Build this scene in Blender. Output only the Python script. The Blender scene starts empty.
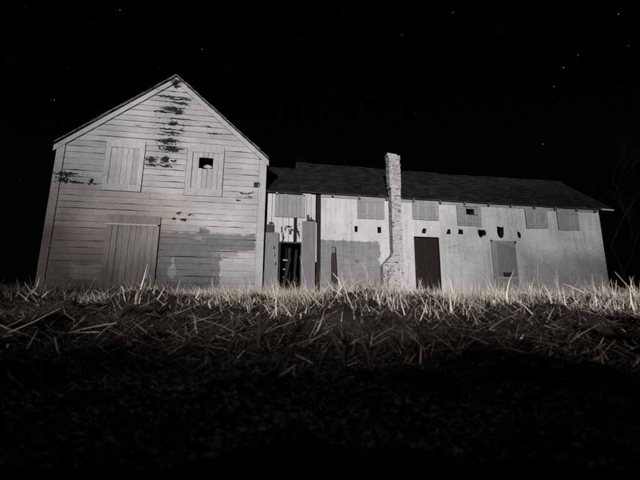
import bpy, bmesh, math, random
import numpy as np
from mathutils import Vector, Matrix, noise as mnoise

random.seed(7); RNG = np.random.default_rng(11)
SC = bpy.context.scene
COL = SC.collection
R = math.radians

# ------------------------------------------------------------------ camera
cam = bpy.data.cameras.new('camera')
cam.sensor_width = 36.0; cam.lens = 19.125; cam.clip_start = 0.02; cam.clip_end = 6000
cam.dof.use_dof = True; cam.dof.focus_distance = 13.0; cam.dof.aperture_fstop = 1.4
camo = bpy.data.objects.new('camera', cam); COL.objects.link(camo)
PITCH, ROLL, PSI, FPX = 10.7404, 0.41, 9.1747, 340.0
camo.matrix_world = Matrix.Rotation(R(90 + PITCH), 4, 'X') @ Matrix.Rotation(R(ROLL), 4, 'Z')
SC.camera = camo

# ------------------------------------------------------------------ night sky
SUN_EL, SUN_AZ = 4.2, 7.0            # degrees up, degrees left of straight behind the camera
world = bpy.data.worlds.new('World'); SC.world = world; world.use_nodes = True
wn = world.node_tree
bg = wn.nodes['Background']
sky = wn.nodes.new('ShaderNodeTexSky'); sky.sky_type = 'NISHITA'; sky.sun_disc = False
sky.sun_elevation = R(SUN_EL); sky.sun_rotation = R(180 + SUN_AZ)
wn.links.new(sky.outputs[0], bg.inputs[0]); bg.inputs[1].default_value = 0.0005; sky.ozone_density = 4.0

# ------------------------------------------------------------------ moon-like key light
sl = bpy.data.lights.new('sun', 'SUN'); sl.energy = 3.5; sl.angle = R(2.5); sl.color = (1.0, 0.975, 0.965)
so = bpy.data.objects.new('sun', sl); COL.objects.link(so)
sd = Vector((math.sin(R(SUN_AZ)), math.cos(R(SUN_AZ)), -math.tan(R(SUN_EL))))
so.rotation_euler = sd.to_track_quat('-Z', 'Y').to_euler(); so.location = (-3, -30, 12)
SC.view_settings.view_transform = 'Standard'; SC.view_settings.look = 'None'
SC.view_settings.exposure = 0.0; SC.view_settings.gamma = 1.0; SC.view_settings.use_curve_mapping = False
SC.cycles.use_denoising = False
SC.cycles.max_bounces = 4; SC.cycles.diffuse_bounces = 0

# ------------------------------------------------------------------ helpers
P0 = Vector((-9.48, 12.0, 0.0)); CS, SN = math.cos(R(PSI)), math.sin(R(PSI))
ZG = 0.28                                            # ground at the walls (camera height is 0)
def fw(u, v, z=0.0): return Vector((P0.x + u*CS - v*SN, P0.y + u*SN + v*CS, z))

def tag(o, label=None, cat=None, group=None, kind=None):
    if label: o['label'] = label
    if cat: o['category'] = cat
    if group: o['group'] = group
    if kind: o['kind'] = kind
    return o
def empty(name, loc, rz=0.0):
    o = bpy.data.objects.new(name, None); COL.objects.link(o)
    o.location = loc; o.rotation_euler = (0, 0, rz); o.empty_display_size = .2
    return o
def link_mesh(name, me, mat, parent=None):
    o = bpy.data.objects.new(name, me); COL.objects.link(o)
    if mat and not me.materials: me.materials.append(mat)
    o.parent = parent
    return o
def pyd(name, V, F, mat, parent=None, smooth=False):
    me = bpy.data.meshes.new(name); me.from_pydata([tuple(v) for v in V], [], F); me.update()
    if smooth: me.polygons.foreach_set('use_smooth', [True]*len(me.polygons))
    return link_mesh(name, me, mat, parent)

class MB:
    """collects shapes in facade coordinates (u, v, z) of one building; built as ONE mesh under its root"""
    def __init__(s): s.V = []; s.F = []
    def hexa(s, p):
        b = len(s.V); s.V += [tuple(q) for q in p]
        for f in ((0,3,2,1),(4,5,6,7),(0,1,5,4),(1,2,6,5),(2,3,7,6),(3,0,4,7)): s.F.append(tuple(b+i for i in f))
        return s
    def box(s, u0, u1, v0, v1, z0, z1, j=0.0):
        r = (lambda: random.uniform(-j, j)) if j else (lambda: 0.0)
        return s.hexa([(u+r(), v+r()*.4, z+r()) for z in (z0, z1) for (u, v) in ((u0,v0),(u1,v0),(u1,v1),(u0,v1))])
    def bar(s, a, b, w, t):
        a = Vector(a); b = Vector(b); d = (b-a).normalized()
        n = d.cross(Vector((0,1,0)))
        n = n.normalized() if n.length > 1e-3 else Vector((1,0,0))
        m = d.cross(n).normalized()
        return s.hexa([q + n*(w/2*x) + m*(t/2*y) for q in (a, b) for (x, y) in ((-1,-1),(1,-1),(1,1),(-1,1))])
    def poly(s, pts): b = len(s.V); s.V += pts; s.F.append(tuple(range(b, b+len(pts)))); return s
    def build(s, name, mat, root, orig):
        V = [(a-orig[0], b-orig[1], c-orig[2]) for (a, b, c) in s.V]
        return pyd(name, V, s.F, mat, root)

def plate(outer, holes, v0, v1, reveal=None):
    """wall slab between v0 and v1 with real openings; loops are lists of (u, z)"""
    bm = bmesh.new(); loops = []
    for lp in [outer] + holes:
        vs = [bm.verts.new((u, v0, z)) for u, z in lp]
        es = [bm.edges.new((vs[i], vs[(i+1) % len(vs)])) for i in range(len(vs))]
        loops.append(vs)
    bmesh.ops.triangle_fill(bm, use_beauty=True, use_dissolve=False, edges=bm.edges[:], normal=(0, -1, 0))
    front = bm.faces[:]
    mp = {}
    for v in bm.verts[:]: mp[v] = bm.verts.new((v.co.x, v1, v.co.z))
    for f in front: bm.faces.new([mp[v] for v in reversed(f.verts)])
    for vs in loops:
        for i in range(len(vs)):
            a, b = vs[i], vs[(i+1) % len(vs)]
            bm.faces.new((a, b, mp[b], mp[a]))
    bmesh.ops.recalc_face_normals(bm, faces=bm.faces[:])
    m = MB(); bm.verts.index_update()
    m.V = [tuple(v.co) for v in bm.verts]; m.F = [tuple(v.index for v in f.verts) for f in bm.faces]
    m.side = [abs(f.normal.y) < .5 or f.calc_center_median().y > v1-1e-4 for f in bm.faces]
    bm.free(); return m
def rect(u0, u1, z0, z1, j=0.0):
    r = lambda: random.uniform(-j, j)
    return [(u0+r(), z0+r()), (u1+r(), z0+r()), (u1+r(), z1+r()), (u0+r(), z1+r())]
def ragged(cu, cz, ru, rz, n=11, k=.25, sq=.5):
    out = []
    for i in range(n):
        a = 2*math.pi*i/n
        c, s = math.cos(a), math.sin(a); q = max(abs(c), abs(s))**sq
        f = random.uniform(1-k, 1+k*.3)
        out.append((cu + ru*c/q*f, cz + rz*s/q*f))
    return out

# ------------------------------------------------------------------ material helpers
class NM:
    def __init__(s, name):
        s.mat = bpy.data.materials.new(name); s.mat.use_nodes = True
        s.nt = s.mat.node_tree; s.b = s.nt.nodes['Principled BSDF']
        s.tc = None
    def n(s, t, **k):
        x = s.nt.nodes.new('ShaderNode' + t)
        for a, b in k.items(): setattr(x, a, b)
        return x
    def put(s, sock, v):
        if isinstance(v, bpy.types.NodeSocket): s.nt.links.new(v, sock)
        elif v is not None:
            if sock.type == 'RGBA' and len(v) == 3: v = (*v, 1)
            sock.default_value = v
    def m(s, op, a, b=None, c=None, clamp=False):
        x = s.n('Math', operation=op, use_clamp=clamp)
        for i, v in enumerate((a, b, c)): s.put(x.inputs[i], v)
        return x.outputs[0]
    def vm(s, op, a, b=None):
        x = s.n('VectorMath', operation=op); s.put(x.inputs[0], a); s.put(x.inputs[1], b)
        return x.outputs['Value'] if op == 'LENGTH' else x.outputs[0]
    def coords(s, root=None):
        x = s.n('TexCoord'); x.object = root
        return x.outputs['Object']
    def noise(s, vec, scale, detail=4, rough=.55, dist=0.0, col=False):
        x = s.n('TexNoise'); s.put(x.inputs['Vector'], vec)
        x.inputs['Scale'].default_value = scale; x.inputs['Detail'].default_value = detail
        x.inputs['Roughness'].default_value = rough; x.inputs['Distortion'].default_value = dist
        return x.outputs['Color' if col else 'Fac']
    def mr(s, v, a, b, c=0.0, d=1.0, smooth=False):
        x = s.n('MapRange', clamp=True)
        if smooth: x.interpolation_type = 'SMOOTHSTEP'
        for i, q in enumerate((v, a, b, c, d)): s.put(x.inputs[i], q)
        return x.outputs[0]
    def mix(s, f, a, b, mode='MIX'):
        x = s.n('Mix', data_type='RGBA', blend_type=mode)
        s.put(x.inputs[0], f); s.put(x.inputs[6], a); s.put(x.inputs[7], b)
        return x.outputs[2]
    def bump(s, h, strength=.4, dist=.01):
        x = s.n('Bump'); x.inputs['Strength'].default_value = strength; x.inputs['Distance'].default_value = dist
        s.put(x.inputs['Height'], h); s.put(s.b.inputs['Normal'], x.outputs[0])
    def done(s, col, rough=.8, spec=.2):
        s.put(s.b.inputs['Base Color'], col); s.put(s.b.inputs['Roughness'], rough)
        s.b.inputs['Specular IOR Level'].default_value = spec
        return s.mat
    # shape masks in facade (u, z): signed-ish distance, < 1 inside
    def ell(s, p, c, r):
        d = s.vm('SUBTRACT', p, (c[0], 0, c[1])); d = s.vm('MULTIPLY', d, (1/r[0], 0, 1/r[1]))
        return s.vm('LENGTH', d)
    def boxd(s, p, u0, u1, z0, z1, soft=1.0):
        x = s.n('SeparateXYZ'); s.put(x.inputs[0], p)
        du = s.m('SUBTRACT', s.m('ABSOLUTE', s.m('SUBTRACT', x.outputs[0], (u0+u1)/2)), (u1-u0)/2)
        dz = s.m('SUBTRACT', s.m('ABSOLUTE', s.m('SUBTRACT', x.outputs[2], (z0+z1)/2)), (z1-z0)/2)
        return s.m('MAXIMUM', du, dz)
    def mins(s, L):
        a = L[0]
        for b in L[1:]: a = s.m('MINIMUM', a, b)
        return a

def flat_mat(name, col, rough=.85, var=.25, scale=3.0, bump=.0, stretch=(1,1,1), spec=.15, rnd=.25):
    q = NM(name); p = q.vm('MULTIPLY', q.coords(), stretch)
    n = q.noise(p, scale, 6, .65); n2 = q.noise(p, scale*9, 3, .7)
    k = q.m('ADD', q.mr(n, .25, .75, 1-var, 1+var), q.mr(n2, .2, .8, -var*.6, var*.6))
    oi = q.n('ObjectInfo'); k = q.m('MULTIPLY', k, q.mr(oi.outputs['Random'], 0, 1, 1-rnd, 1+rnd))
    g = q.n('CombineColor'); [q.put(g.inputs[i], k) for i in range(3)]
    c = q.mix(1.0, col, g.outputs[0], 'MULTIPLY')
    if bump: q.bump(n2, bump, .006)
    return q.done(c, rough, spec)

def paint(name, root, off, white=(.52,.505,.52), patches=(), whites=(), spots=(), browns=(), scuffs=(), warm=(), zones=(), streaks=False, soft=(.175,.148,.132), grain=(1,1,1), peel=.5,
          seams=True, wood=(.007,.0065,.0065), grey=(.165,.16,.17), rnd=.14, dirt=.35):
    """weathered white paint with cover-up grey areas, re-whitened blots and bare dark spots"""
    q = NM(name)
    p = q.vm('ADD', q.coords(root), off)
    nd = q.vm('SUBTRACT', q.noise(p, 2.6, 5, .7, col=True), (.5,.5,.5))
    pw = q.vm('ADD', p, q.vm('MULTIPLY', nd, (.42, 0, .36)))
    big = q.noise(p, .55, 4, .6); mid = q.noise(q.vm('MULTIPLY', p, grain), 4.0, 6, .7); fine = q.noise(p, 75, 3, .85)
    k = q.m('ADD', q.mr(big, .3, .7, 1-dirt*.5, 1.05), q.mr(mid, .3, .75, -dirt*.22, dirt*.14))
    k = q.m('ADD', k, q.mr(fine, .25, .75, -.17, .17))
    if streaks:                                              # rain streaks down the plaster
        st = q.noise(q.vm('MULTIPLY', p, (6.5, 1, .45)), 1.0, 6, .7)
        k = q.m('MULTIPLY', k, q.mr(st, .50, .76, 1.02, .66))
        tx = q.noise(p, 16, 5, .75); k = q.m('MULTIPLY', k, q.mr(tx, .3, .72, .88, 1.08))
    oi = q.n('ObjectInfo'); k = q.m('MULTIPLY', k, q.mr(oi.outputs['Random'], 0, 1, 1-rnd, 1+rnd*.5))
    g = q.n('CombineColor'); [q.put(g.inputs[i], k) for i in range(3)]
    base = white
    if warm:                                                 # warm cast of light painted into the base colour
        b = q.mins([q.boxd(pw, *x) for x in warm])
        base = q.mix(q.mr(b, .7, -1.0, 0, 1, True), base, (.42,.37,.345))
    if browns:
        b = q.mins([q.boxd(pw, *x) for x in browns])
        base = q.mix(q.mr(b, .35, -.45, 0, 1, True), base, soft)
    if patches:
        d = q.mins([q.boxd(pw, *x) for x in patches])
        sn = q.noise(q.vm('MULTIPLY', p, (1.2, 1, 7)), 1.6, 6, .75)
        f = q.m('MULTIPLY', q.mr(q.m('ADD', d, q.mr(sn, .3, .7, -.05, .05)), .012, -.012, 0, 1), q.mr(sn, .35, .70, .97, .72))
        base = q.mix(f, base, grey)
    if scuffs:                                               # scraped-back lighter areas, streaked along the boards
        d = q.mins([q.boxd(pw, *x) for x in scuffs])
        sn = q.noise(q.vm('MULTIPLY', p, (2.2, 1, 16)), 1.0, 5, .7)
        base = q.mix(q.mr(q.m('ADD', d, q.mr(sn, .3, .7, -.16, .16)), .02, -.05, 0, .85), base, (.33,.31,.30))
    if whites:
        d = q.mins([q.ell(pw, x[:2], x[2:]) for x in whites])
        base = q.mix(q.mr(d, 1.03, .95, 0, .8), base, (.40,.39,.40))
    c = q.mix(1.0, base, g.outputs[0], 'MULTIPLY')
    if streaks:                                              # hairline cracks, only here and there
        vo = q.n('TexVoronoi', feature='DISTANCE_TO_EDGE'); q.put(vo.inputs['Vector'], pw); vo.inputs['Scale'].default_value = .75
        cm = q.m('MULTIPLY', q.mr(vo.outputs['Distance'], .003, .009, .5, 0), q.mr(q.noise(p, .9, 3, .6), .50, .60))
        c = q.mix(cm, c, (.09,.085,.085))
    # flaking to bare wood
    fl = q.noise(q.vm('MULTIPLY', p, (grain[0]*1.0, 1, grain[2])), 5.5, 7, .72)
    if zones:                                                # flaking gathers in some areas and along the board edges
        zn = q.mins([q.ell(pw, x[:2], x[2:]) for x in zones])
        sx = q.n('SeparateXYZ'); q.put(sx.inputs[0], p)
        fr = q.m('ABSOLUTE', q.m('SUBTRACT', q.m('FRACT', q.m('DIVIDE', q.m('ADD', sx.outputs[2], -.26+.243*40), .243)), .5))
        edge = q.mr(fr, .30, .5, 0, 1)
        zf = q.mr(zn, 1.2, .3, 0, 1, True)
        fl = q.m('ADD', fl, q.m('MULTIPLY', q.m('ADD', q.m('MULTIPLY', edge, .13), .075), q.m('ADD', q.m('MULTIPLY', zf, .85), .15)))
    bare = q.mr(fl, .70 - .06*peel, .725 - .06*peel, 0, 1)
    sk = q.noise(q.vm('MULTIPLY', p, (grain[0]*4, 1, grain[2]*4)), 6.0, 3, .7)
    bare = q.m('MAXIMUM', bare, q.mr(sk, .705-.03*peel, .74-.03*peel, 0, .8))
    if spots:
        d = q.mins([q.ell(pw, x[:2], x[2:]) for x in spots])
        nz = q.noise(q.vm('MULTIPLY', p, (9, 1, 17) if grain[2] > 1 else (17, 1, 9)), 1.0, 5, .72)
        sp = q.mr(q.m('ADD', d, q.mr(nz, .3, .7, -.9, .9)), 1.04, .96, 0, 1)
        bare = q.m('MAXIMUM', bare, sp)
    wd = q.mix(q.mr(mid, .42, .62), wood, tuple(3*w_ for w_ in wood))
    c = q.mix(bare, c, wd)
    q.bump(q.m('ADD', q.m('MULTIPLY', bare, -1.0), q.m('MULTIPLY', mid, .6)), .35, .006)
    return q.done(c, .72, .18)

M_dark = flat_mat('dark_interior', (.012,.011,.011), var=.3)
M_wood = flat_mat('grey_weathered_wood', (.19,.185,.19), var=.3, scale=2.5, stretch=(8,8,1.2), bump=.3, rnd=.2)
M_shut = flat_mat('pale_grey_shutter_paint', (.30,.295,.305), var=.22, scale=3, stretch=(8,8,1.5), bump=.25, rnd=.12)
M_shut_barn = flat_mat('worn_white_shutter_paint', (.43,.42,.435), var=.25, scale=3, stretch=(8,8,1.5), bump=.25, rnd=.15)
M_plywood = flat_mat('cover_up_grey_paint', (.20,.195,.21), var=.22, scale=2.2, stretch=(5,5,1), bump=.2, rnd=.08)
M_darkdoor = flat_mat('dark_brown_door_paint', (.020,.017,.015), var=.3, scale=3, stretch=(6,6,1), rnd=.15)
M_bareboard = flat_mat('bare_dark_timber', (.045,.041,.040), var=.35, scale=3, stretch=(6,6,1), bump=.3)
M_metal = flat_mat('rusty_dark_iron', (.03,.027,.025), var=.3)
M_frieze = flat_mat('pinkish_worn_trim_paint', (.33,.285,.28), var=.35, scale=3, stretch=(1,1,5), bump=.2)
M_rake = flat_mat('worn_white_trim_paint', (.40,.39,.40), var=.4, scale=4, bump=.25, rnd=.1)
M_edge = flat_mat('weathered_roof_edge_timber', (.13,.127,.13), var=.85, scale=5, bump=.3, rnd=.5)

def shingle_mat():
    q = NM('dark_roof_shingle'); p = q.coords()
    n = q.noise(p, 1.2, 5, .6); f = q.noise(p, 26, 4, .8)
    ge = q.n('NewGeometry')
    k = q.m('MULTIPLY', q.mr(n, .3, .7, .65, 1.3), q.mr(f, .3, .7, .35, 1.6))
    k = q.m('MULTIPLY', k, q.mr(ge.outputs['Random Per Island'], 0, 1, .6, 1.4))
    g = q.n('CombineColor'); [q.put(g.inputs[i], k) for i in range(3)]
    c = q.mix(1.0, (.019,.018,.018), g.outputs[0], 'MULTIPLY')
    q.bump(f, .5, .008)
    return q.done(c, .9, .1)
M_shingle = shingle_mat()

def brick_mat():
    q = NM('whitewashed_brick'); p = q.coords()
    ge = q.n('NewGeometry'); r = ge.outputs['Random Per Island']
    n = q.noise(p, 17, 5, .72)
    k = q.mr(r, 0, 1, .86, 1.08)
    g = q.n('CombineColor'); [q.put(g.inputs[i], k) for i in range(3)]
    c = q.mix(1.0, (.50,.485,.49), g.outputs[0], 'MULTIPLY')
    bare = q.mr(q.m('ADD', n, q.mr(r, .0, 1, -.10, .07)), .555, .585, 0, 1)
    c = q.mix(bare, c, (.012,.011,.011))
    q.bump(n, .5, .01)
    return q.done(c, .9, .1)
M_brick = brick_mat()
M_mortar = flat_mat('whitewashed_mortar', (.42,.41,.415), var=.4, scale=9)

def straw_mat(name, a, b, c_, mid=.45):
    q = NM(name); ge = q.n('NewGeometry'); r = ge.outputs['Random Per Island']
    x = q.n('ValToRGB'); e = x.color_ramp.elements
    e[0].position = 0; e[0].color = (*a, 1); e[1].position = 1; e[1].color = (*c_, 1)
    m = e.new(mid); m.color = (*b, 1)
    q.put(x.inputs[0], r)
    return q.done(x.outputs[0], .55, .3)
M_straw = straw_mat('dry_straw', (.14,.112,.090), (.52,.445,.37), (.93,.85,.75))
M_mid = straw_mat('dull_loose_straw', (.12,.098,.08), (.40,.34,.285), (.80,.72,.63), .6)
M_mat = straw_mat('matted_dead_grass', (.018,.015,.013), (.085,.068,.056), (.60,.51,.42), .80)
M_stem = flat_mat('dead_brown_stem', (.03,.025,.022), var=.3)  # shade put into the colour so unlit stems read as silhouettes
M_stempale = flat_mat('pale_dry_stem', (.62,.55,.46), var=.2)
M_stemmid = flat_mat('dull_dry_stem', (.40,.345,.29), var=.3)
M_bark = flat_mat('grey_brown_bark', (.0045,.004,.004), var=.3, scale=6)

def soil_mat():
    q = NM('dark_soil_with_thatch'); p = q.coords()
    n = q.noise(p, 2.0, 6, .7); f = q.noise(q.vm('MULTIPLY', p, (1,1,1)), 40, 5, .8)
    k = q.m('MULTIPLY', q.mr(n, .3, .7, .5, 1.4), q.mr(f, .3, .7, .3, 1.7))
    g = q.n('CombineColor'); [q.put(g.inputs[i], k) for i in range(3)]
    c = q.mix(1.0, (.055,.043,.036), g.outputs[0], 'MULTIPLY')
    q.bump(f, .8, .03)
    return q.done(c, .95, .05)

# ------------------------------------------------------------------ ground
def ss(a, b, x):
    t = np.clip((x-a)/(b-a), 0, 1); return t*t*(3-2*t)
def bumpy(x, y):
    return (.045*np.sin(1.7*x+.6*y+1) * np.sin(1.1*y-.5*x) + .03*np.sin(3.9*x-1.3*y+2)*np.sin(2.7*y+.8*x)
            + .016*np.sin(8.3*x+2*y)*np.sin(7.1*y-1.7*x+1) + .008*np.sin(17*x-3*y)*np.sin(15*y+4*x))
_g = np.random.default_rng(21)
TUS = [( _g.uniform(-5.5, 5.5), _g.uniform(1.9, 5.0), _g.uniform(.09, .26), _g.uniform(.03, .13)) for _ in range(170)]
TUS += [(_g.uniform(-9, 9), _g.uniform(-5.6, -4.2), _g.uniform(.20, .5), _g.uniform(.01, .05)) for _ in range(46)]
def gz(x, y):
    x = np.asarray(x, float); y = np.asarray(y, float)
    z = -.42 + .05*ss(-1, 2.4, y) + .42*ss(2.2, 5.2, y) + .25*ss(5.2, 11.5, y)
    # bank added behind the camera, its crest shaped to shade the hollow in front
    crest = .29 - .16*ss(.2, 1.8, x) + .04*ss(-1.0, -4.0, x) + .025*np.sin(2.3*x) + .015*np.sin(5.1*x+1)
    z = z + (crest + .42) * ss(-2.0, -5.0, y) * (1 - .35*ss(-7, -14, y))
    far = 1 - ss(14, 40, np.hypot(x, y-4))
    for (tx, ty, tr, th) in TUS:                            # tussocks in the hollow and along the bank
        z = z + th*np.exp(-((x-tx)**2+((y-ty)*1.3)**2)/(tr*tr))
    return z + bumpy(x, y)*(.35+.65*far)*(1-.7*ss(10, 12, y))*ss(-2.5, .5, y)

def ground():
    xs = np.concatenate([-np.geomspace(900, 12.5, 26), np.linspace(-12, 12, 241), np.geomspace(12.5, 900, 26)])
    ys = np.concatenate([-np.geomspace(600, 9.2, 18), np.linspace(-9, 14, 230), np.geomspace(14.4, 900, 28)])
    X, Y = np.meshgrid(xs, ys); Z = gz(X, Y)
    V = np.stack([X, Y, Z], -1).reshape(-1, 3); nx, ny = len(xs), len(ys)
    i = np.arange(nx-1)[None, :] + nx*np.arange(ny-1)[:, None]
    F = np.stack([i, i+1, i+1+nx, i+nx], -1).reshape(-1, 4)
    o = pyd('ground', V.tolist(), F.tolist(), soil_mat(), None, True)
    tag(o, kind='structure')
ground()

# ================================================================== the gabled barn
BO = (3.5, 0.0, ZG)                                   # origin of the barn in facade coordinates
barn = empty('gabled_barn', fw(3.5, 0, ZG), R(PSI))
tag(barn, 'tall gabled barn of white peeling clapboards with two shuttered upper windows', 'barn')
PK, EL, ER = (3.57, 9.27), (-.53, 5.93), (7.44, 5.93)
def roofz(u): return PK[1] - (PK[0]-u)*(PK[1]-EL[1])/(PK[0]-EL[0]) if u < PK[0] else PK[1] - (u-PK[0])*(PK[1]-ER[1])/(ER[0]-PK[0])
def span(z):
    if z <= 6.0: return -.40, 7.34
    t = (PK[1]-.10-z)/(PK[1]-EL[1])
    return max(-.40, PK[0]-(PK[0]-EL[0])*t), min(7.34, PK[0]+(ER[0]-PK[0])*t)
barn_off = (BO[0], 0, BO[2])
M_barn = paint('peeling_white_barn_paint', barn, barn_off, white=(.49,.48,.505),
    patches=[(3.30,7.02,2.02,2.66),(3.30,5.76,.0,2.3),(4.9,5.3,2.5,2.82)],
    browns=[(-1.5,3.35,-.5,2.70)], soft=(.20,.168,.15), warm=[(-2.5,4.4,1.5,4.1)],  # brown cover-up coat, with a warm light tint painted over the lower left
    whites=[(4.04,1.15,.16,.26),(4.02,1.5,.05,.25),(4.85,2.45,.16,.06)],
    scuffs=[(.62,1.70,.80,1.36),(5.45,6.4,1.78,1.98)],
    spots=[(3.58,8.93,.22,.10),(3.60,8.78,.10,.12),(3.25,8.26,.30,.05),(3.75,8.20,.5,.045),(3.9,7.98,.3,.05),(3.50,7.70,.34,.10),(3.75,7.62,.2,.08),
           (3.1,7.60,.25,.03),(3.62,7.10,.18,.10),(3.3,6.85,.3,.03),(3.55,6.68,.4,.05),(3.45,6.32,.40,.12),(3.62,6.02,.36,.12),(2.95,5.50,.18,.12),(3.42,5.52,.14,.15),(3.75,5.5,.1,.06),
           (2.95,5.28,.22,.06),(3.5,5.28,.30,.05),(.02,4.72,.42,.07),(-.06,4.50,.20,.11),(.35,4.42,.26,.06),(.92,4.47,.09,.13),(4.28,3.14,.10,.05),(3.95,3.20,.07,.04),
           (6.6,4.38,.22,.03),(6.3,4.05,.10,.04),(6.75,4.2,.12,.03),(4.1,3.4,.1,.04),(4.5,3.35,.12,.03),(1.05,4.35,.05,.04),(2.3,6.9,.12,.02),(5.2,6.8,.25,.03),(4.95,7.1,.2,.02)],
    grain=(.8,1,3.2), peel=.62, dirt=.65,
    zones=[(3.55,7.4,.9,2.2),(.1,4.6,.6,.45)])
# backing wall with the hole behind the broken shutter
HOLE = (4.70, 5.22, 5.27, 5.72)
plate([(-.38,.0),(7.32,.0),(7.32,5.85),(PK[0],PK[1]-.12),(-.38,5.85)], [rect(*HOLE)], .012, .10).build('front_sheathing', M_dark, barn, BO)
MB().box(-.38,-.30,.10,9,0,5.85).build('side_wall', M_bareboard, barn, BO)
MB().box(7.24,7.32,.10,9,0,5.85).build('side_wall', M_bareboard, barn, BO)
MB().poly([(-.38,9.0,0),(7.32,9.0,0),(7.32,9.0,5.85),(PK[0],9.0,PK[1]-.12),(-.38,9.0,5.85)]).build('rear_wall', M_bareboard, barn, BO)

OPEN = [(1.25,2.68,4.14,6.24), (4.22,5.67,4.12,6.26), (1.63,3.50,.0,3.25)]
def clapboard(u0b, u1b, u0t, u1t, z0, z1):
    n = max(2, min(12, int((u1b-u0b)/.35)))
    sd_ = random.uniform(0, 99); sag = random.uniform(-.006, .006); V = []; F = []
    gap = random.choice((.001,.002,.003,.004,.007))
    for i in range(n+1):
        t = i/n
        w = mnoise.noise(Vector((t*(u1b-u0b)*1.3, sd_, 0)))
        zb = z0 + gap + max(0, w-.08)*.055 + sag*math.sin(math.pi*t); zt = z1 - .002 + .004*w
        ub, ut = u0b+(u1b-u0b)*t, u0t+(u1t-u0t)*t
        pv = .006*mnoise.noise(Vector((t*3, sd_+7, 0)))
        V += [(ut, -.014+pv, zt), (ub, -.030+pv, zb), (ub, .008, zb)]
    for i in range(n):
        a = 3*i; b = a+3
        F += [(a, a+1, b+1, b), (a+1, a+2, b+2, b+1)]
    F += [(0, 2, 1), (3*n, 3*n+1, 3*n+2)]
    m = MB(); m.V = V; m.F = F
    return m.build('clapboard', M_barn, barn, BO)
z = .26; H = .243
while z < 9.0:
    z1 = z + H
    l0, r0 = span(z); l1, r1 = span(min(z1, 9.14))
    l0, l1 = max(l0, -.13), max(l1, -.13); r0, r1 = min(r0, 7.06), min(r1, 7.06)
    cuts = []
    for (a, b, c, d) in OPEN:
        if z >= c and z1 <= d: cuts.append((a, b))
    cuts.sort(); segs = []; cur = None
    edges = [(l0, l1)] + [x for c in cuts for x in ((c[0], c[0]), (c[1], c[1]))] + [(r0, r1)]
    for i in range(0, len(edges), 2):
        a, b = edges[i], edges[i+1]
        if b[0]-a[0] < .05: continue
        L = b[0]-a[0]
        if L > 2.4 and random.random() < .8:
            k = a[0] + L*random.uniform(.3, .7); segs += [(a, (k-.003, k-.003)), ((k+.003, k+.003), b)]
        else: segs.append((a, b))
    for a, b in segs: clapboard(a[0], b[0], a[1], b[1], z, z1)
    z = z1
# corner boards
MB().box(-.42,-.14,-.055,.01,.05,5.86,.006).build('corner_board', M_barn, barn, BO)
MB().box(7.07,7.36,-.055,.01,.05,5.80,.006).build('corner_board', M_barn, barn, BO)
# rake boards, roof edges, roof
def along(a, b, t): return (a[0]+(b[0]-a[0])*t, a[1]+(b[1]-a[1])*t)
def strip(e, pk, d0, d1, v0, v1, mat, name, n=14, rough=.012, parent=None):
    """board following the roof slope, d0..d1 below the roof line"""
    V = []; F = []
    for i in range(n+1):
        t = i/n; u, zz = along(e, pk, t)
        j0, j1 = random.uniform(-rough, rough), random.uniform(-rough, rough)
        V += [(u, v0, zz-d0+j0*.4), (u, v0, zz-d1+j1), (u, v1, zz-d1+j1), (u, v1, zz-d0+j0*.4)]
    for i in range(n):
        a, b = 4*i, 4*i+4
        F += [(a,a+1,b+1,b),(a+1,a+2,b+2,b+1),(a+2,a+3,b+3,b+2),(a+3,a,b,b+3)]
    F += [(3,2,1,0), (4*n,4*n+1,4*n+2,4*n+3)]
    m = MB(); m.V = V; m.F = F
    return m.build(name, mat, parent or barn, BO)
for e in (EL, ER):
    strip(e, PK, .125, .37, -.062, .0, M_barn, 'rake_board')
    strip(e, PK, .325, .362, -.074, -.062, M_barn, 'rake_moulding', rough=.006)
    rf = strip(e, PK, .03, .065, -.09, 9.3, M_edge, 'roof', n=22, rough=.016)
    for k in range(11):                                       # broken sheathing board ends along the rake
        t0 = k/11+.004; t1 = (k+1)/11-.004
        a, b = along(e, PK, t0), along(e, PK, t1)
        dz = random.uniform(0, .03)
        m = MB(); m.hexa([(a[0],-.115,a[1]-.03-dz),(b[0],-.115,b[1]-.03-dz),(b[0],.5,b[1]-.03),(a[0],.5,a[1]-.03),
                          (a[0],-.115,a[1]+.012-dz),(b[0],-.115,b[1]+.012-dz),(b[0],.5,b[1]+.012),(a[0],.5,a[1]+.012)])
        m.build('roof_edge_board', M_edge, barn, BO)
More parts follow.
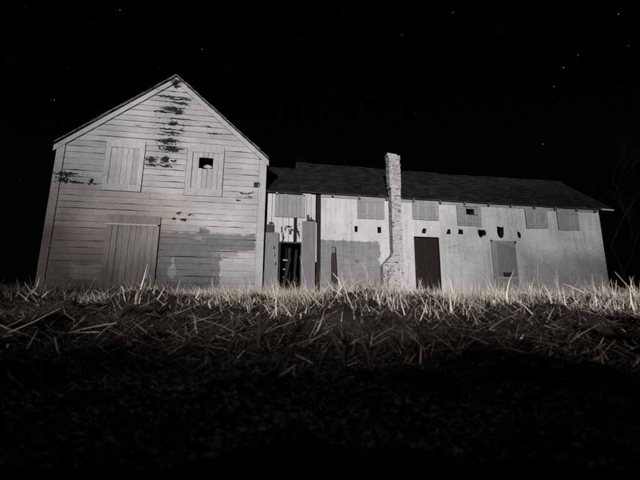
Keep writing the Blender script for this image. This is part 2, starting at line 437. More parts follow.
# shuttered windows of the upper floor
def barn_shutter(u0, u1, z0, z1, hz, bz, sw, n, hole=None):
    f = MB(); f.box(u0,u1,-.060,.0,hz,z1,.008); f.box(u0,u1,-.060,.0,z0,bz,.008)
    f.box(u0,u0+sw,-.057,.0,bz,hz,.006); f.box(u1-sw,u1,-.057,.0,bz,hz,.006)
    sh = f.build('shutter', M_shut_barn, barn, BO)
    a, b = u0+sw+.01, u1-sw-.01; w = (b-a)/n
    for i in range(n):
        p0, p1 = a+i*w+random.uniform(.002,.008), a+(i+1)*w-random.uniform(.002,.008)
        d = random.uniform(-.008, .008); pm = MB()
        if hole and p1 > hole[0] and p0 < hole[1]:
            a0, a1 = (p0 if p0 < hole[0]-.02 else None), (p1 if p1 > hole[1]+.02 else None)
            zt = hole[3]+random.uniform(-.02,.02); zl = hole[2]+random.uniform(-.02,.02)
            if a0 is not None: MB().box(p0,hole[0],-.040+d,.0,zl+.002,zt-.002).build('plank', M_shut_barn, sh, BO)
            if a1 is not None: MB().box(hole[1],p1,-.040+d,.0,zl+.002,zt-.002).build('plank', M_shut_barn, sh, BO)
            MB().box(p0,p1,-.040+d,.0,zt,hz-.006).build('plank', M_shut_barn, sh, BO)
            pm.box(p0,p1,-.040+d,.0,bz+.006,zl)
        else: pm.box(p0,p1,-.040+d,.0,bz+.006,hz-.006)
        pm.build('plank', M_shut_barn, sh, BO)
    MB().box(a,b,-.006,.010,bz,hz).build('backing', M_dark, sh, BO) if not hole else None
    return sh
s1 = barn_shutter(1.27,2.66,4.16,6.22,5.90,4.42,.19,5)
s2 = barn_shutter(4.24,5.65,4.14,6.24,5.95,4.42,.21,5,HOLE); s2['label'] = 'upper shutter with a square hole broken through its planks'
m = MB()
for i in range(9):                                           # pale broken timber lit through the hole
    a = i/8*math.pi
    m.box(4.82+i*.036,4.856+i*.036,.33,.40,5.47-.03*math.sin(a),5.53+.06*math.sin(a)+random.uniform(-.012,.012))
m.build('inner_beam', M_rake, barn, BO)
# the barn door
M_bdoor = flat_mat('brown_grey_barn_door_paint', (.215,.195,.185), var=.3, scale=2, stretch=(7,7,.8), bump=.3, rnd=.14)
dr = MB().box(1.62,3.46,-.020,.012,.05,2.86).build('barn_door', M_dark, barn, BO)
MB().box(1.63,3.48,-.062,.0,2.90,3.24,.006).build('door_header', M_bdoor, dr, BO)
MB().box(1.60,3.40,-.085,-.03,2.850,2.895,.006).build('door_rail', M_shut_barn, dr, BO)
u = 1.63
for i in range(9):
    w = .205*random.uniform(.88, 1.1); w = min(w, 3.475-u)
    MB().box(u+.006,u+w-.006,-.050+random.uniform(-.006,.006),-.021,.10+random.uniform(0,.05),2.85,.004).build('plank', M_bdoor, dr, BO); u += w
# small iron bracket on the right corner
m = MB(); m.box(6.88,7.12,-.075,-.030,4.78,4.82).box(6.88,6.91,-.075,-.030,4.62,4.82).box(7.09,7.12,-.075,-.030,4.62,4.82).box(6.91,7.09,-.045,-.030,4.62,4.78)
m.build('iron_bracket', M_metal, barn, BO)

# ================================================================== shingle roofs
def roof_slope(u0, u1, ve, ze, vr, zr, root, orig, left_ragged=False):
    th = math.atan2(zr-ze, vr-ve); L = math.hypot(zr-ze, vr-ve)
    ca, sa = math.cos(th), math.sin(th)
    m = MB(); s = 0.0; k = 0
    while s < L:
        u = u0 - (.15 if k % 2 else 0)
        while u < u1:
            w = random.uniform(.24, .36); a = max(u, u0); b = min(u+w-.012, u1)
            if b-a > .03 and random.random() > .02:
                s0 = s - .012*random.random() + (.0 if s > 0 else -.03*random.random()); s1 = min(s+.20, L)
                h0, h1 = .030+random.uniform(0, .012), .010
                q = []
                for (ss_, hh) in ((s0, 0), (s0, h0), (s1, h1), (s1, 0)):
                    q.append((ve+ss_*ca-hh*sa, ze+ss_*sa+hh*ca))
                m.hexa([(a,*q[0]),(b,*q[0]),(b,*q[3]),(a,*q[3]),(a,*q[1]),(b,*q[1]),(b,*q[2]),(a,*q[2])])
            u += w
        s += .165; k += 1
    if u1-u0 > 5: m.V = [(a, b, c + sag(a)*(.3+.7*min(1, max(0, (b-ve)/(vr-ve))))) for (a, b, c) in m.V]
    o = m.build('shingle', M_shingle, root, orig); o['kind'] = 'stuff'
    return o
def sag(u): return -.05*math.sin(math.pi*(u-8.8)/15.3)**2 + .016*math.sin(u*1.7) + .010*math.sin(u*4.3+1)
def slab(u0, u1, ve, ze, vr, zr, t=.06):
    if u1-u0 > 5:
        m = MB(); n = 24
        for i in range(n+1):
            u = u0+(u1-u0)*i/n; a, b = .3*sag(u), sag(u)
            m.V += [(u,ve,ze-t+a),(u,vr,zr-t+b),(u,vr,zr-.002+b),(u,ve,ze-.002+a)]
        for i in range(n):
            p, q = 4*i, 4*i+4; m.F += [(p+k, p+(k+1) % 4, q+(k+1) % 4, q+k) for k in range(4)]
        m.F += [(0,1,2,3), (4*n+3,4*n+2,4*n+1,4*n)]
        return m
    m = MB(); m.hexa([(u0,ve,ze-t),(u1,ve,ze-t),(u1,vr,zr-t),(u0,vr,zr-t),(u0,ve,ze-.002),(u1,ve,ze-.002),(u1,vr,zr-.002),(u0,vr,zr-.002)]); return m

# ================================================================== the link shed between barn and wing
LO = (8.5, .3, ZG)
linkb = empty('board_shed', fw(8.5, .3, ZG), R(PSI))
tag(linkb, 'narrow white vertical board shed with a black open doorway beside the barn', 'shed')
loff = (LO[0], LO[1], LO[2])
M_link = paint('peeling_white_board_paint', linkb, loff, white=(.56,.545,.565), grain=(3.2,1,.7), peel=.35, rnd=.12,
    spots=[(8.22,3.05,.03,.14),(8.42,2.92,.05,.10),(8.36,3.12,.10,.04),(8.55,3.0,.12,.04),(8.1,2.62,.04,.2),(8.75,2.9,.04,.3),(7.70,3.25,.10,.05),(7.62,3.22,.04,.10),(9.15,3.55,.04,.10),(8.6,2.6,.05,.15),(8.05,3.0,.03,.2)])
plate(rect(7.40,9.48,.0,4.62), [rect(8.03,8.84,.02,2.44)], .335, .40).build('sheathing', M_dark, linkb, LO)
m = MB(); m.box(7.40,9.62,5.2,5.26,.0,4.5); m.build('rear_wall', M_dark, linkb, LO)
u = 7.42
while u < 9.44:
    w = random.uniform(.17, .25); u1 = min(u+w, 9.46)
    if 8.45 < u+w < 8.62: u1 = 8.555
    zb = 2.45+random.uniform(-.02,.03) if (u1 > 8.03 and u < 8.84) else .15
    MB().box(u+.006,u1-.008,.300+random.uniform(-.006,.006),.330,zb,4.58+random.uniform(-.02,.02),.004).build('board', M_link, linkb, LO)
    u = u1 if abs(u1-8.555) > 1e-3 else 8.68
def planked_shutter(u0, u1, z0, z1, vf, root, orig, mat, n=6, hole=None, rail=True, skew=0.0):
    f = MB(); f.box(u0+.01,u1-.01,vf-.030,vf-.008,z0+.01,z1-.01) if not hole else None
    if hole:
        f.box(u0+.01,hole[0],vf-.030,vf-.008,z0+.01,z1-.01).box(hole[1],u1-.01,vf-.030,vf-.008,z0+.01,z1-.01)
        f.box(hole[0],hole[1],vf-.030,vf-.008,z0+.01,hole[2]).box(hole[0],hole[1],vf-.030,vf-.008,hole[3],z1-.01)
    sh = f.build('shutter', M_bareboard, root, orig)
    w = (u1-u0)/n
    for i in range(n):
        a, b = u0+i*w+random.uniform(.002,.006), u0+(i+1)*w-random.uniform(.002,.006)
        v0 = vf-.052+random.uniform(-.004,.004); v1 = vf-.031
        za, zb = z0+random.uniform(-.012,.012)+skew*(i/n-.5), z1+random.uniform(-.008,.008)
        pm = MB()
        if hole and b > hole[0] and a < hole[1]:
            pm.box(a,b,v0,v1,za,hole[2]+random.uniform(-.02,.01))
            MB().box(a,b,v0,v1,hole[3]+random.uniform(-.01,.02),zb).build('plank', mat, sh, orig)
            if a < hole[0]-.02: MB().box(a,hole[0],v0,v1,hole[2]+.02,hole[3]-.02).build('plank', mat, sh, orig)
            if b > hole[1]+.02: MB().box(hole[1],b,v0,v1,hole[2]+.02,hole[3]-.02).build('plank', mat, sh, orig)
        else: pm.box(a,b,v0,v1,za,zb,.003)
        pm.build('plank', mat, sh, orig)
    if rail:
        MB().box(u0+.02,u1-.02,vf-.068,vf-.057,z0+.13,z0+.20,.004).build('batten', mat, sh, orig)
        MB().box(u0+.02,u1-.02,vf-.068,vf-.057,z1-.20,z1-.13,.004).build('batten', mat, sh, orig)
    return sh
planked_shutter(7.75,9.00,3.52,4.50,.293,linkb,LO,M_shut,7,None,False)
# door leaves and patch panels painted over in grey
d1 = MB().box(7.37,7.95,.17,.215,.12,2.84,.006).build('door_leaf', M_plywood, linkb, LO)
for (a, b, c, d) in ((7.745,7.80,2.16,2.29),(7.79,7.83,1.86,1.97),(7.83,7.88,1.52,1.64)):
    MB().box(a,b,.160,.172,c,d,.006).build('latch_slot', M_metal, d1, LO)
MB().box(7.36,7.75,.22,.26,2.86,3.17,.012).build('patch_board', M_bareboard, linkb, LO)
MB().box(8.90,9.43,.17,.215,.12,3.37,.006).build('door_leaf', M_plywood, linkb, LO)
MB().box(9.445,9.50,.24,.285,1.7,3.34,.008).build('white_strip', M_link, linkb, LO)
m = MB(); m.bar((9.22,.15,3.37),(9.26,.15,3.52),.05,.05).bar((9.08,.15,3.42),(9.40,.15,3.40),.05,.04); m.build('door_track_hanger', M_metal, linkb, LO)
# doorway frame and what one sees inside
m = MB(); m.box(7.99,8.03,.27,.42,.1,2.46).box(8.84,8.88,.27,.42,.1,2.46).box(7.99,8.88,.265,.42,2.44,2.50); m.build('door_frame', M_bareboard, linkb, LO)
for (a, b, w) in (((8.04,.75,1.82),(8.36,.78,1.80),.07),((8.05,.8,1.45),(8.30,.85,1.42),.05),((8.06,.82,1.12),(8.24,.86,1.10),.05)):
    MB().bar(a, b, w, .04).build('inner_slat', M_shut, linkb, LO)
for (a, b, w) in (((8.12,.7,.2),(8.44,.9,1.9),.14),((8.62,.9,.2),(8.74,1.0,2.3),.10),((8.45,1.1,.3),(8.45,1.1,2.4),.12),((8.30,1.2,.3),(8.30,1.2,2.4),.08)):
    MB().bar(a, b, w, .03).build('inner_plank', M_darkdoor, linkb, LO)
lr = slab(7.30,8.84,.16,4.58,2.8,6.68).build('roof', M_bareboard, linkb, LO)
slab(7.30,8.84,5.55,4.52,2.8,6.68).build('rear_roof', M_bareboard, linkb, LO)
roof_slope(7.30,8.84,.16,4.58,2.8,6.70,linkb,LO)
for uu in (7.78, 8.9):
    MB().box(uu,uu+.07,.13,.29,4.47,4.53,.008).build('rafter_tail', M_rake, linkb, LO)

# ================================================================== the long low wing
WO = (16.5, .3, ZG)
wing = empty('long_low_wing', fw(16.5, .3, ZG), R(PSI))
tag(wing, 'long low whitewashed wing with dark shingle roof, wall holes and brick chimney', 'building')
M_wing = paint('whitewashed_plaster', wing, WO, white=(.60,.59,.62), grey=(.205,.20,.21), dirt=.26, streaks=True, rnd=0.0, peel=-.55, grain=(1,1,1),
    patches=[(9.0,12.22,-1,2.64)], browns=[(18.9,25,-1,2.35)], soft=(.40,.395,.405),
    spots=[(10.3,2.98,.10,.012),(11.2,1.80,.10,.06)], wood=(.06,.055,.05))
HL = [rect(11.13,11.27,3.03,3.28,.012), rect(12.14,12.31,3.03,3.29,.012), [(14.17,3.10),(14.33,3.08),(14.39,3.30),(14.25,3.33),(14.18,3.22)],
      [(15.31,3.11),(15.52,3.10),(15.53,3.33),(15.40,3.33)], [(15.89,3.13),(16.12,3.11),(16.13,3.32),(15.93,3.36)],
      [(16.90,3.06),(17.00,3.00),(17.10,3.10),(17.24,3.12),(17.27,3.28),(17.18,3.38),(17.02,3.36),(16.87,3.39),(16.86,3.22)],
      [(17.95,3.02),(18.08,3.04),(18.15,3.22),(18.17,3.56),(18.02,3.53),(17.84,3.58),(17.82,3.30),(17.86,3.12)],
      [(18.86,3.12),(18.96,3.03),(19.02,3.12),(19.00,3.30),(18.90,3.39),(18.84,3.28)],
      [(10.12,.55),(10.42,.55),(10.38,1.4),(10.33,2.30),(10.30,2.36),(10.15,2.36),(10.12,1.7)],
      rect(13.78,14.95,.06,2.94), rect(16.32,16.73,4.03,4.40)]
pm = plate(rect(9.68,23.40,.0,4.66,0), HL, .30, .58); fwall = pm.build('front_wall', M_wing, wing, WO)
M_rubble = flat_mat('shade_dark_masonry', (.035,.032,.030), var=.4, scale=9, bump=.5)
fwall.data.materials.append(M_rubble)                        # shade painted as a dark colour on the masonry inside the openings
fwall.data.polygons.foreach_set('material_index', [1 if x else 0 for x in pm.side])
MB().box(9.505,9.675,.27,.34,.1,4.55,.004).build('gap_shade_strip', M_darkdoor, wing, WO)  # dark strip standing in for the black gap beside the shed
m = MB(); m.box(9.68,9.80,.58,5.2,.0,4.5).box(23.2,23.39,.58,5.2,.0,4.5).box(9.68,23.39,5.2,5.4,.0,4.5); m.build('outer_wall', M_wing, wing, WO)
MB().box(9.9,23.1,1.5,1.56,.0,4.5).build('inner_partition', M_dark, wing, WO)
m = MB(); m.poly([(9.70,.4,4.5),(9.70,5.3,4.5),(9.70,2.8,6.85)]); m.poly([(23.39,.4,4.5),(23.39,5.3,4.5),(23.39,2.8,6.85)]); m.build('gable_wall', M_wing, wing, WO)
# dark plank filling the tall slot, set back in it
MB().box(10.13,10.40,.44,.50,.4,2.2).build('slot_board', M_bareboard, wing, WO)
MB().box(10.14,10.31,.40,.45,2.12,2.37).build('slot_block', M_plywood, wing, WO)
# top trim, rafter tails, roof
fz = MB()
for i in range(9):
    a = 9.70+i*1.52; MB().box(a+.006,a+1.51,.265,.299,4.47+random.uniform(-.01,.01),4.64,.005).build('frieze_board', M_frieze if i < 2 else M_shut, wing, WO)
for uu in (10.16,11.32,12.56,13.80,15.06,16.24,17.44,18.57,19.78,20.91,22.06,23.1):
    m = MB(); t = random.uniform(-.02,.02)
    m.hexa([(uu-.028,.11,4.47+t),(uu+.028,.11,4.47+t),(uu+.028,.263,4.49+t),(uu-.028,.263,4.49+t),(uu-.028,.11,4.555),(uu+.028,.11,4.555),(uu+.028,.263,4.655),(uu-.028,.263,4.655)])
    m.build('rafter_tail', M_wood, wing, WO)
slab(8.80,24.10,.16,4.66,2.8,6.96).build('roof', M_bareboard, wing, WO)
slab(8.80,24.10,5.6,4.58,2.8,6.96).build('rear_roof', M_bareboard, wing, WO)
roof_slope(8.80,24.10,.16,4.66,2.8,6.98,wing,WO)
m = MB()
for i in range(26):
    a = 8.80+i*.59; m.box(a,a+.58,2.70,2.90,6.965+sag(a+.3)+random.uniform(-.006,.006),7.01+sag(a+.3)+random.uniform(-.008,.012))
m.build('ridge_cap', M_shingle, wing, WO)
MB().box(23.42,24.12,.13,.158,4.58,4.65,.004).build('eave_board', M_rake, wing, WO)
# shuttered windows under the eave
planked_shutter(11.25,12.47,3.62,4.62-.23+.16,.298,wing,WO,M_shut,7)
planked_shutter(13.75,14.99,3.69,4.50,.298,wing,WO,M_shut,7)
planked_shutter(15.87,17.06,3.52,4.50,.298,wing,WO,M_shut,7,(16.32,16.73,4.03,4.40))['label'] = 'shutter with a square hole broken in its planks'
planked_shutter(19.33,20.47,3.56,4.50,.298,wing,WO,M_shut,6,skew=.06)
planked_shutter(21.02,22.18,3.54,4.50,.298,wing,WO,M_shut,6,skew=.05)
MB().box(16.34,16.70,.62,.66,4.03,4.15,.01).build('inner_rail', M_shut, wing, WO)
# dark plank door
dd = MB().box(13.80,14.93,.44,.48,.08,2.92).build('plank_door', M_darkdoor, wing, WO)
for i in range(5):
    a = 13.80+i*.226; MB().box(a+.004,a+.222,.41+random.uniform(-.004,.004),.438,.09,2.90).build('plank', M_darkdoor, dd, WO)
MB().box(13.86,13.92,.395,.408,1.55,1.68).build('latch', M_metal, dd, WO)
# boarded-up doorway with grey panel
pn = MB().box(17.45,18.66,.262,.297,.1,2.90).build('door_panel', M_shut, wing, WO)
m = MB(); m.hexa([(17.72,.24,1.30),(18.62,.24,1.30),(18.62,.260,1.30),(17.72,.260,1.30),(17.74,.24,2.84),(18.64,.24,2.56),(18.64,.260,2.56),(17.74,.260,2.84)]); m.build('panel_shade_sheet', M_plywood, pn, WO)  # darker sheet, its slanted top drawing the diagonal shadow on the panel
MB().box(17.52,18.60,.232,.258,1.15,1.28,.006).build('panel_rail', M_shut, pn, WO)
MB().box(17.90,18.30,.222,.230,1.26,1.46,.006).build('latch_plate', M_metal, pn, WO)
MB().box(17.42,17.48,.24,.26,2.84,2.93,.01).build('hinge', M_metal, pn, WO)
MB().box(18.62,18.69,.24,.26,2.78,2.90,.01).build('hinge', M_metal, pn, WO)
# low blocked hatch
MB().box(15.50,15.88,.286,.2985,.4,1.30,.004).build('hatch_board', M_wing, wing, WO)
# brick chimney standing against the wall
CH = (12.66, 13.10, -.10, .297)
core = MB()
core.box(CH[0]+.012,CH[1]-.012,CH[2]+.012,CH[3],.1,6.46)
core.hexa([(12.20,CH[2]+.03,.1),(CH[0]+.03,CH[2]+.03,.1),(CH[0]+.03,CH[3],.1),(12.20,CH[3],.1),(12.24,CH[2]+.03,1.60),(CH[0]+.03,CH[2]+.03,2.05),(CH[0]+.03,CH[3],2.05),(12.24,CH[3],1.60)])
ch = core.build('chimney', M_mortar, wing, WO)
bk = MB(); z = .12; k = 0
def brow(u0, u1, z, k, v0=CH[2]):
    u = u0 - (.11 if k % 2 else 0)
    while u < u1-.01:
        a, b = max(u, u0), min(u+.205, u1)
        if b-a > .025 and random.random() > .035:
            j = random.uniform(-.010, .008)
            bk.box(a, b, v0+j, v0+.06, z, z+.064, .003)
        u += .22
    for (ua, ub) in ((u0-.0, u0+.055), (u1-.055, u1)):
        v = v0+.065
        while v < CH[3]-.02:
            vb = min(v+(.205 if k % 2 else .15), CH[3]-.003)
            if random.random() > .03: bk.box(ua+random.uniform(-.006,.006), ub, v, vb, z, z+.064, .003)
            v = vb+.015
while z < 6.44:
    u0 = CH[0]
    if z < 1.55: u0 = 12.20
    elif z < 2.06: u0 = 12.20+(CH[0]-12.20)*(z-1.55)/.5
    d = .0
    if z > 4.95: d = .035                                 # the stack is a little wider above the eave
    if z > 6.30: d = .045
    brow(u0-d*1.6, CH[1]+d*.4, z, k, CH[2]-d*.3); z += .0755; k += 1
o = bk.build('brick', M_brick, ch, WO); o['kind'] = 'stuff'
MB().box(12.56,12.98,-.09,.26,6.46,6.53,.02).build('chimney_cap', M_brick, ch, WO)

# ================================================================== plants
def curve_tube(V, F, pts, r0, r1, n=4):
    b = len(V); K = len(pts)
    for i, p in enumerate(pts):
        p = Vector(p); d = Vector(pts[min(i+1, K-1)]) - Vector(pts[max(i-1, 0)])
        d = d.normalized() if d.length else Vector((0,0,1))
        a = d.cross(Vector((.3,.9,.1))).normalized(); c = d.cross(a)
        r = r0+(r1-r0)*i/(K-1)
        for j in range(n):
            t = 2*math.pi*j/n; V.append(tuple(p + a*(r*math.cos(t)) + c*(r*math.sin(t))))
    for i in range(K-1):
        for j in range(n):
            F.append((b+i*n+j, b+i*n+(j+1) % n, b+(i+1)*n+(j+1) % n, b+(i+1)*n+j))

def blades(name, XY, h, lean, az, wid, curl, mat, segs=3, zoff=0.0, face=0.0):
    """N tapered blades as one mesh; lean 0 = upright, pi/2 = flat"""
    N = len(h); x, y = XY; z0 = gz(x, y) + zoff
    t = np.linspace(0, 1, segs+1)[None, :]
    th = lean[:, None] + curl[:, None]*t
    L = h[:, None]/segs
    dz = np.cumsum(np.concatenate([np.zeros((N,1)), np.cos(th[:, :-1])*L], 1), 1)
    dr = np.cumsum(np.concatenate([np.zeros((N,1)), np.sin(th[:, :-1])*L], 1), 1)
    cx, cy = np.cos(az)[:, None], np.sin(az)[:, None]
    px, py, pz = x[:, None]+dr*cx, y[:, None]+dr*cy, z0[:, None]+dz
    g = gz(px, py)+.004; pz = np.maximum(pz, g)
    wa = az + np.pi/2 + RNG.normal(0, .6, N)
    wa = np.where(RNG.random(N) < face, RNG.normal(0, .55, N), wa); w = wid[:, None]*(1-t*.85)*.5
    ax, ay = np.cos(wa)[:, None]*w, np.sin(wa)[:, None]*w
    A = np.stack([px-ax, py-ay, pz], -1); B = np.stack([px+ax, py+ay, pz+wid[:, None]*.12], -1)
    V = np.stack([A, B], 2).reshape(-1, 3); k = 2*(segs+1)
    i = (np.arange(N)*k)[:, None] + 2*np.arange(segs)[None, :]
    F = np.stack([i, i+1, i+3, i+2], -1).reshape(-1, 4)
    me = bpy.data.meshes.new(name)
    me.vertices.add(len(V)); me.vertices.foreach_set('co', V.ravel())
    me.loops.add(F.size); me.loops.foreach_set('vertex_index', F.ravel())
    me.polygons.add(len(F)); me.polygons.foreach_set('loop_start', np.arange(len(F))*4)
    me.update(); me.validate()
    o = link_mesh(name, me, mat); return o
def scatter(N, y0, y1, pw=1.0, wide=1.02):
    y = y0 + (y1-y0)*RNG.random(N)**pw
    x = (RNG.random(N)*2-1)*(wide*np.maximum(y, 1.0)+1.0)
    return x, y
def clump(x, y, s=1.0):
    return .5+.5*np.sin(2.1*s*x+.7*np.sin(1.3*s*y))*np.sin(1.7*s*y+.9*np.sin(1.9*s*x))
# matted straw lying in the foreground
N = 66000; x, y = scatter(N, .9, 6.4)
o = blades('matted_straw', (x, y), (RNG.gamma(4, .026, N)+.02)*(.15+.85*ss(1.0, 2.6, y)), RNG.normal(1.30,.24,N), RNG.uniform(0,2*np.pi,N), RNG.gamma(4,.0022,N)+.002, RNG.normal(.1,.25,N), M_mat, 2)
tag(o, 'flattened dull brown dead grass covering the foreground hollow', 'grass', kind='stuff')
# broken bleached straw lying on the rise
N = 40000; x, y = scatter(N, 3.4, 8.2, 1.1); k = ss(3.9, 5.4, y+.5*ss(-2, 1, x)) > RNG.random(N); x, y = x[k], y[k]; N = len(x)
o = blades('fallen_straw', (x, y), RNG.gamma(3, .040, N)+.02, RNG.normal(.95,.40,N), RNG.uniform(0,2*np.pi,N), RNG.gamma(4,.0019,N)+.002, RNG.normal(.15,.5,N), M_straw, 2, 0.0, .6)
tag(o, 'broken bleached straw strewn over the rise', 'straw', kind='stuff')
# long loose stalks lying crosswise in the hollow
N = 650; x, y = scatter(N, 2.3, 6.5)
o = blades('strewn_stalks', (x, y), RNG.gamma(5, .050, N)+.05, RNG.normal(1.25,.25,N), np.where(RNG.random(N) < .5, 0, np.pi)+RNG.normal(.2,.55,N), RNG.gamma(3,.0022,N)+.003, RNG.normal(.05,.25,N), M_mid, 2, .03)
tag(o, 'long loose pale stalks lying crosswise in the hollow', 'straw', kind='stuff')
# standing dry grass on the rise
N = 30000; x, y = scatter(N, 3.6, 8.0, 1.25)
cl = clump(x, y, 1.9)*.4 + clump(x+3, y-1, 4.7)*.6
rt = ss(-2.2, 1.0, x - .25*(y-5))
keep = (cl**3.0)*1.15*(.30+.70*rt)*ss(3.7, 5.1, y+.2*rt) > RNG.random(N)*.62; x, y, cl, rt = x[keep], y[keep], cl[keep], rt[keep]; N = len(x)
h = (RNG.gamma(1.3, .10, N)+.03)*(.50+.50*rt)*(.5+.7*cl)
tu = 2*np.pi*clump(x*1.3+7, y*1.1, .9)                     # tufts lean together
o = blades('standing_dry_grass', (x, y), np.minimum(h, .48), np.abs(RNG.normal(.42,.38,N))+.25*(1-rt), tu+RNG.normal(0,1.1,N), RNG.gamma(3,.0034,N)+.002, RNG.normal(.15,.45,N), M_straw, 3, 0.0, .75)
tag(o, 'bleached dry grass stubble standing along the rise before the walls', 'grass', kind='stuff')
N = 22000; x, y = scatter(N, 7.5, 13.2, 1.0, 1.1)
dl = np.array([(a+9.48)*(-SN)+(b-12)*CS for a, b in zip(x, y)]); k = dl < -.15; x, y = x[k], y[k]; N = len(x)
h = RNG.gamma(2.5, .06, N)+.03
o = blades('grass_by_walls', (x, y), h, np.abs(RNG.normal(.25,.25,N)), RNG.uniform(0,2*np.pi,N), RNG.uniform(.005,.012,N), RNG.normal(.3,.4,N), M_straw, 3)
tag(o, 'thin dry grass growing up against the foot of the walls', 'grass', kind='stuff')

def img(px, py, D):
    """world point on the view ray of a photo pixel at depth D (used only to read off ground positions)"""
    a, b = px-320, 240-py; ro = R(ROLL)
    a, b = a*math.cos(ro)-b*math.sin(ro), a*math.sin(ro)+b*math.cos(ro); pi = R(PITCH)
    d = Vector((a, FPX*math.cos(pi)-b*math.sin(pi), FPX*math.sin(pi)+b*math.cos(pi)))
    return d/d.y*D
def stalk(px0, py0, px1, py1, D, r, mat, name, label, cat, group=None, bend=.02, D1=None, ground=True):
    a = img(px0, py0, D); b = img(px1, py1, D1 or D)
    gzz = float(gz(a.x, a.y))
    if ground: a.z = gzz - .02
    c = (a+b)/2 + Vector((random.uniform(-bend, bend), random.uniform(-bend, bend), random.uniform(0, bend)))
    pts = [(1-t)**2*a+2*t*(1-t)*c+t*t*b for t in [i/6 for i in range(7)]]
    V = []; F = []; curve_tube(V, F, [p-a for p in pts], r, r*.45, 5)
    o = pyd(name, V, F, mat); o.location = a
    return tag(o, label, cat, group)
stalk(541,282,538,263,5.2,.006,M_stempale,'grass_stalk','tall pale kinked grass stalk before the low wing right end','grass stalk',bend=.05)
stalk(640,276,615,272,4.6,.006,M_stempale,'grass_stalk','pale stalk slanting in from the right edge of the picture','grass stalk',D1=4.9)
stalk(310,274,300,256,6.0,.005,M_stempale,'grass_stalk','thin pale stalk leaning across the right grey door leaf','grass stalk')
stalk(297,292,294,281,5.4,.007,M_stempale,'grass_stalk','short pale stalk before the black open doorway','grass stalk')
stalk(100,332,66,333,2.9,.005,M_stemmid,'fallen_stalk','long pale straw lying on the ground at left foreground','straw',D1=2.9,ground=False)
stalk(66,334,117,323,3.0,.005,M_stemmid,'fallen_stalk','pale fallen stalk on the ground below the barn door','straw',ground=True)
stalk(114,356,138,340,2.7,.005,M_stemmid,'fallen_stalk','short pale fallen stalk slanting up at left foreground','straw')
stalk(172,358,195,355,2.6,.005,M_stemmid,'fallen_stalk','bright bit of straw lying flat at centre left foreground','straw')
stalk(262,340,277,323,3.2,.006,M_stemmid,'fallen_stalk','bright short straw tilted upward near the foreground centre','straw')
stalk(438,322,447,328,3.4,.007,M_stemmid,'fallen_stalk','tiny bright straw in dim grass right of centre','straw')

def weed(px, py, D, h, mat, label, nb=6, spread=.35, r=.006, lean=(0,0)):
    a = img(px, py, D); a.z = float(gz(a.x, a.y))-.02
    rt = empty('dead_weed', a); V = []; F = []
    rnd = random.Random(int(px*7+py))
    pts = [Vector((lean[0]*t*t+.02*rnd.uniform(-1,1), lean[1]*t, h*t)) for t in [i/6 for i in range(7)]]
    curve_tube(V, F, pts, r, r*.4, 5); pyd('stem', V, F, mat, rt)
    for k in range(nb):
        V = []; F = []; t = rnd.uniform(.25, .92); i = int(t*6); p = pts[i].lerp(pts[i+1], t*6-i)
        an = rnd.uniform(0, 2*math.pi); L = h*rnd.uniform(.25, .5)*(1.1-t*.5)
        d = Vector((math.cos(an)*spread, math.sin(an)*spread, rnd.uniform(.5, .9)))
        q = [p + d*L*s + Vector((0,0,.12*L*s*s)) for s in (0,.33,.66,1)]
        curve_tube(V, F, q, r*.6, r*.25, 4)
        for s in range(rnd.randint(1, 3)):
            e = q[2].lerp(q[3], rnd.random()); dd = Vector((rnd.uniform(-1,1), rnd.uniform(-1,1), .8))*L*.3
            curve_tube(V, F, [e, e+dd*.5, e+dd], r*.35, r*.2, 3)
        pyd('branch', V, F, mat, rt)
    return tag(rt, label, 'weed', 'dead weeds in the field')
weed(352,290,8.0,.62,M_stempale,'tall pale dry weed in front of the grey painted wall section',8,.5,.009)
weed(372,290,8.6,.85,M_stempale,'tall branching dry weed standing left of the brick chimney',9,.4,.009,(-.25,0))
weed(388,290,9.0,.75,M_stem,'dark tangled dry weed at the foot of the chimney',12,.7,.009)
weed(408,290,9.4,.85,M_stempale,'thin pale weed between chimney and dark plank door',7,.4,.008)
weed(424,292,6.5,.38,M_stem,'brown weed clump in front of the dark plank door',10,.7,.006)
weed(232,352,2.2,.30,M_stem,'dark forked dead stem in the foreground below the barn corner',5,.6,.012)
weed(258,345,2.0,.36,M_stem,'dark upright dead stem in the foreground left of centre',5,.5,.013)
weed(344,352,1.9,.26,M_stem,'dark slanting dead stem in the foreground at centre',2,.3,.014,(-.10,0))
weed(372,352,1.9,.24,M_stem,'dark slanting dead stem right of the foreground centre',2,.3,.014,(-.06,0))
weed(120,330,3.3,.28,M_stem,'dark bent dead stem before the barn door',5,.6,.012,(.1,0))

stalk(262,294,263.5,271,7.5,.022,M_stem,'short_stake','short dark stake standing before the barn right corner','stake',bend=.01)

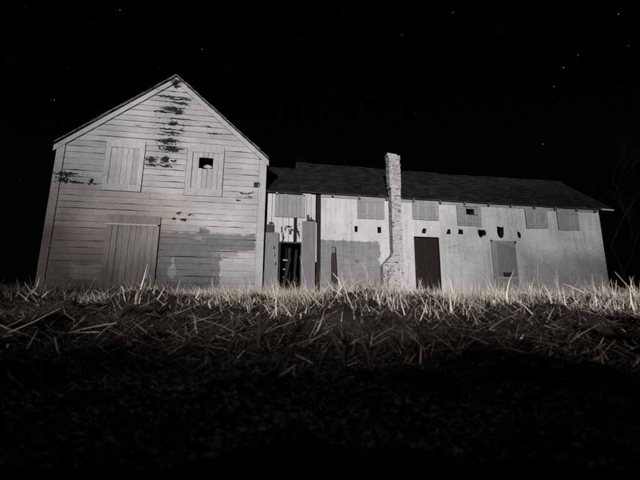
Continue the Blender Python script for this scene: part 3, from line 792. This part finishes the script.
# bare trees
def bare_tree(base, h, r, label, seed, maxd=5, lean=Vector((0,0,1)), spread=.55):
    rnd = random.Random(seed); rt = empty('bare_tree', base); TV, TF, CV, CF = [], [], [], []
    def grow(p, d, L, r, dep):
        pts = [p]; q = p.copy(); dd = d.copy()
        for i in range(4):
            dd = (dd + Vector((rnd.uniform(-1,1), rnd.uniform(-1,1), rnd.uniform(-.4,.7)))*.14).normalized(); q = q + dd*(L/4); pts.append(q.copy())
        curve_tube(TV if dep < 2 else CV, TF if dep < 2 else CF, pts, r, r*.62, 6 if dep < 2 else 4)
        if dep >= maxd: return
        for k in range(rnd.choice((2,3,3)) if dep < 4 else 3):
            ax = Vector((rnd.uniform(-1,1), rnd.uniform(-1,1), rnd.uniform(-.3,.9))).normalized()
            nd = (dd*(1-spread*.6) + ax*spread*rnd.uniform(.7,1.3)).normalized()
            grow(pts[-1] if k == 0 else pts[rnd.choice((2,3))], nd, L*rnd.uniform(.62,.85), r*.58, dep+1)
    grow(Vector((0,0,-.1)), lean.normalized(), h*.32, r, 0)
    pyd('trunk', TV, TF, M_bark, rt); pyd('crown', CV, CF, M_bark, rt)
    return tag(rt, label, 'tree', 'bare trees around the buildings')
b = img(628, 270, 25); b.z = float(gz(b.x, b.y)); bare_tree(b, 14, .075, 'faint bare tree reaching over the low wing right end', 5, 7, Vector((-.25,-.05,1)))

b = fw(9.6, 7.5, 0); b.z = float(gz(b.x, b.y)); bare_tree(b, 11.5, .10, 'faint bare treetop showing above the low wing ridge near the barn', 9, 6, Vector((.05,0,1)))
# leafy trees and bushes added unseen behind the camera to dim both building ends
M_leaf = flat_mat('dark_tree_foliage', (.05,.06,.035), var=.3)
def leafy_tree(x, y, zc, rx, rz, n, label, seed):
    g = np.random.default_rng(seed); z0 = float(gz(x, y))
    rt = empty('light_blocker_tree', (x, y, z0))
    d = g.normal(0, 1, (n, 3)); d /= np.linalg.norm(d, axis=1)[:, None]; d *= g.random(n)[:, None]**.42
    c = d*np.array([rx, rx, rz]) + np.array([0, 0, zc])
    c = c[c[:, 2] > .15]; n = len(c)
    a = g.normal(0, 1, (n, 3)); a /= np.linalg.norm(a, axis=1)[:, None]; b = np.cross(a, g.normal(0, 1, (n, 3))); b /= np.linalg.norm(b, axis=1)[:, None]
    s = g.uniform(.12, .26, n)[:, None]
    V = np.stack([c-a*s, c-b*s*.6, c+a*s, c+b*s*.6], 1).reshape(-1, 3); F = np.arange(4*n).reshape(-1, 4)
    TV, TF = [], []; rnd = random.Random(seed)
    curve_tube(TV, TF, [Vector((0,0,-.2)), Vector((.1,0,zc*.5)), Vector((0,.1,zc)), Vector((.1,0,zc+rz*.7))], .24, .05, 8)
    for k in range(9):
        t = rnd.uniform(.35, .95)*zc; an = rnd.uniform(0, 6.28); L = rx*rnd.uniform(.5, .85)
        p = Vector((.05, 0, t)); e = Vector((math.cos(an)*L, math.sin(an)*L, t+rz*rnd.uniform(.1, .6)))
        curve_tube(TV, TF, [p, p.lerp(e, .5)+Vector((0,0,.3)), e], .09, .02, 5)
    pyd('trunk', TV, TF, M_bark, rt); pyd('crown', V.tolist(), F.tolist(), M_leaf, rt)
    return tag(rt, label, 'tree', 'added light blockers behind the viewer')
leafy_tree(-17.5,-30, 5.5, 6.0, 6.0, 3600, 'tall added unseen tree shading the barn left corner', 1)
leafy_tree(-11.0,-25, 2.2, 4.4, 2.5, 1150, 'low added unseen bush shading the barn door', 2)
leafy_tree(9.8,-30, 5.0, 10.5, 6.0, 5900, 'broad added unseen tree shading the wing right end', 3)

leafy_tree(-8.6,-12, .9, 3.2, 1.35, 1200, 'small added unseen bush on the bank shading the left grass', 4)

# ------------------------------------------------------------------ stars
def star_mat(name, s, col):
    q = NM(name); q.b.inputs['Base Color'].default_value = (0,0,0,1)
    q.b.inputs['Emission Color'].default_value = (*col, 1); q.b.inputs['Emission Strength'].default_value = s
    return q.mat
M_star = star_mat('star_light', .7, (1,.98,.95)); M_star2 = star_mat('faint_star_light', .10, (.9,.95,1))
bm = bmesh.new(); bmesh.ops.create_icosphere(bm, subdivisions=1, radius=1.0); sme = bpy.data.meshes.new('star'); bm.to_mesh(sme); bm.free()
sme2 = sme.copy(); sme.materials.append(M_star); sme2.materials.append(M_star2)
STARS = [(120,10,1.2,'bright star high above the barn roof'),(453,12.5,1.2,'bright star near the top edge right of centre'),(618.5,14,1.5,'brightest star in the top right corner'),
         (628.5,45.5,.9,'star beside the right edge below the brightest one'),(578,55,1.1,'topmost star of the slanting row of three at right'),(563.5,67.5,1.5,'middle star of the slanting row of three at right'),
         (554,86.5,1.2,'lowest star of the slanting row of three at right'),(202,49.5,1.1,'lone star up and right of the barn peak'),(54.5,100,1.1,'star left of the barn roof slope'),
         (543,144,1.2,'low star just above the low wing roof at right'),(402,35,.9,'star high above the brick chimney')]
for i, (px, py, k, lb) in enumerate(STARS):
    o = bpy.data.objects.new('star', sme); COL.objects.link(o); o.location = img(px, py, 3000); o.scale = (2.2*k,)*3
    tag(o, lb, 'star', 'stars in the night sky')
for (px, py) in ((95,21.5),(68,68.5),(159,67.5),(26,7),(461.5,93.5),(362,108.5),(357.5,151),(570,145),(415,114),(342,13),(424,2),(230,70),(300,40),(500,30),(595,120),(330,90),(20,180),(480,150),(10,60),(280,110)):
    o = bpy.data.objects.new('faint_star', sme2); COL.objects.link(o); o.location = img(px, py, 3000); o.scale = (2.2,)*3
    tag(o, 'faint pinprick star barely visible in the black sky', 'star', 'faint stars in the night sky')
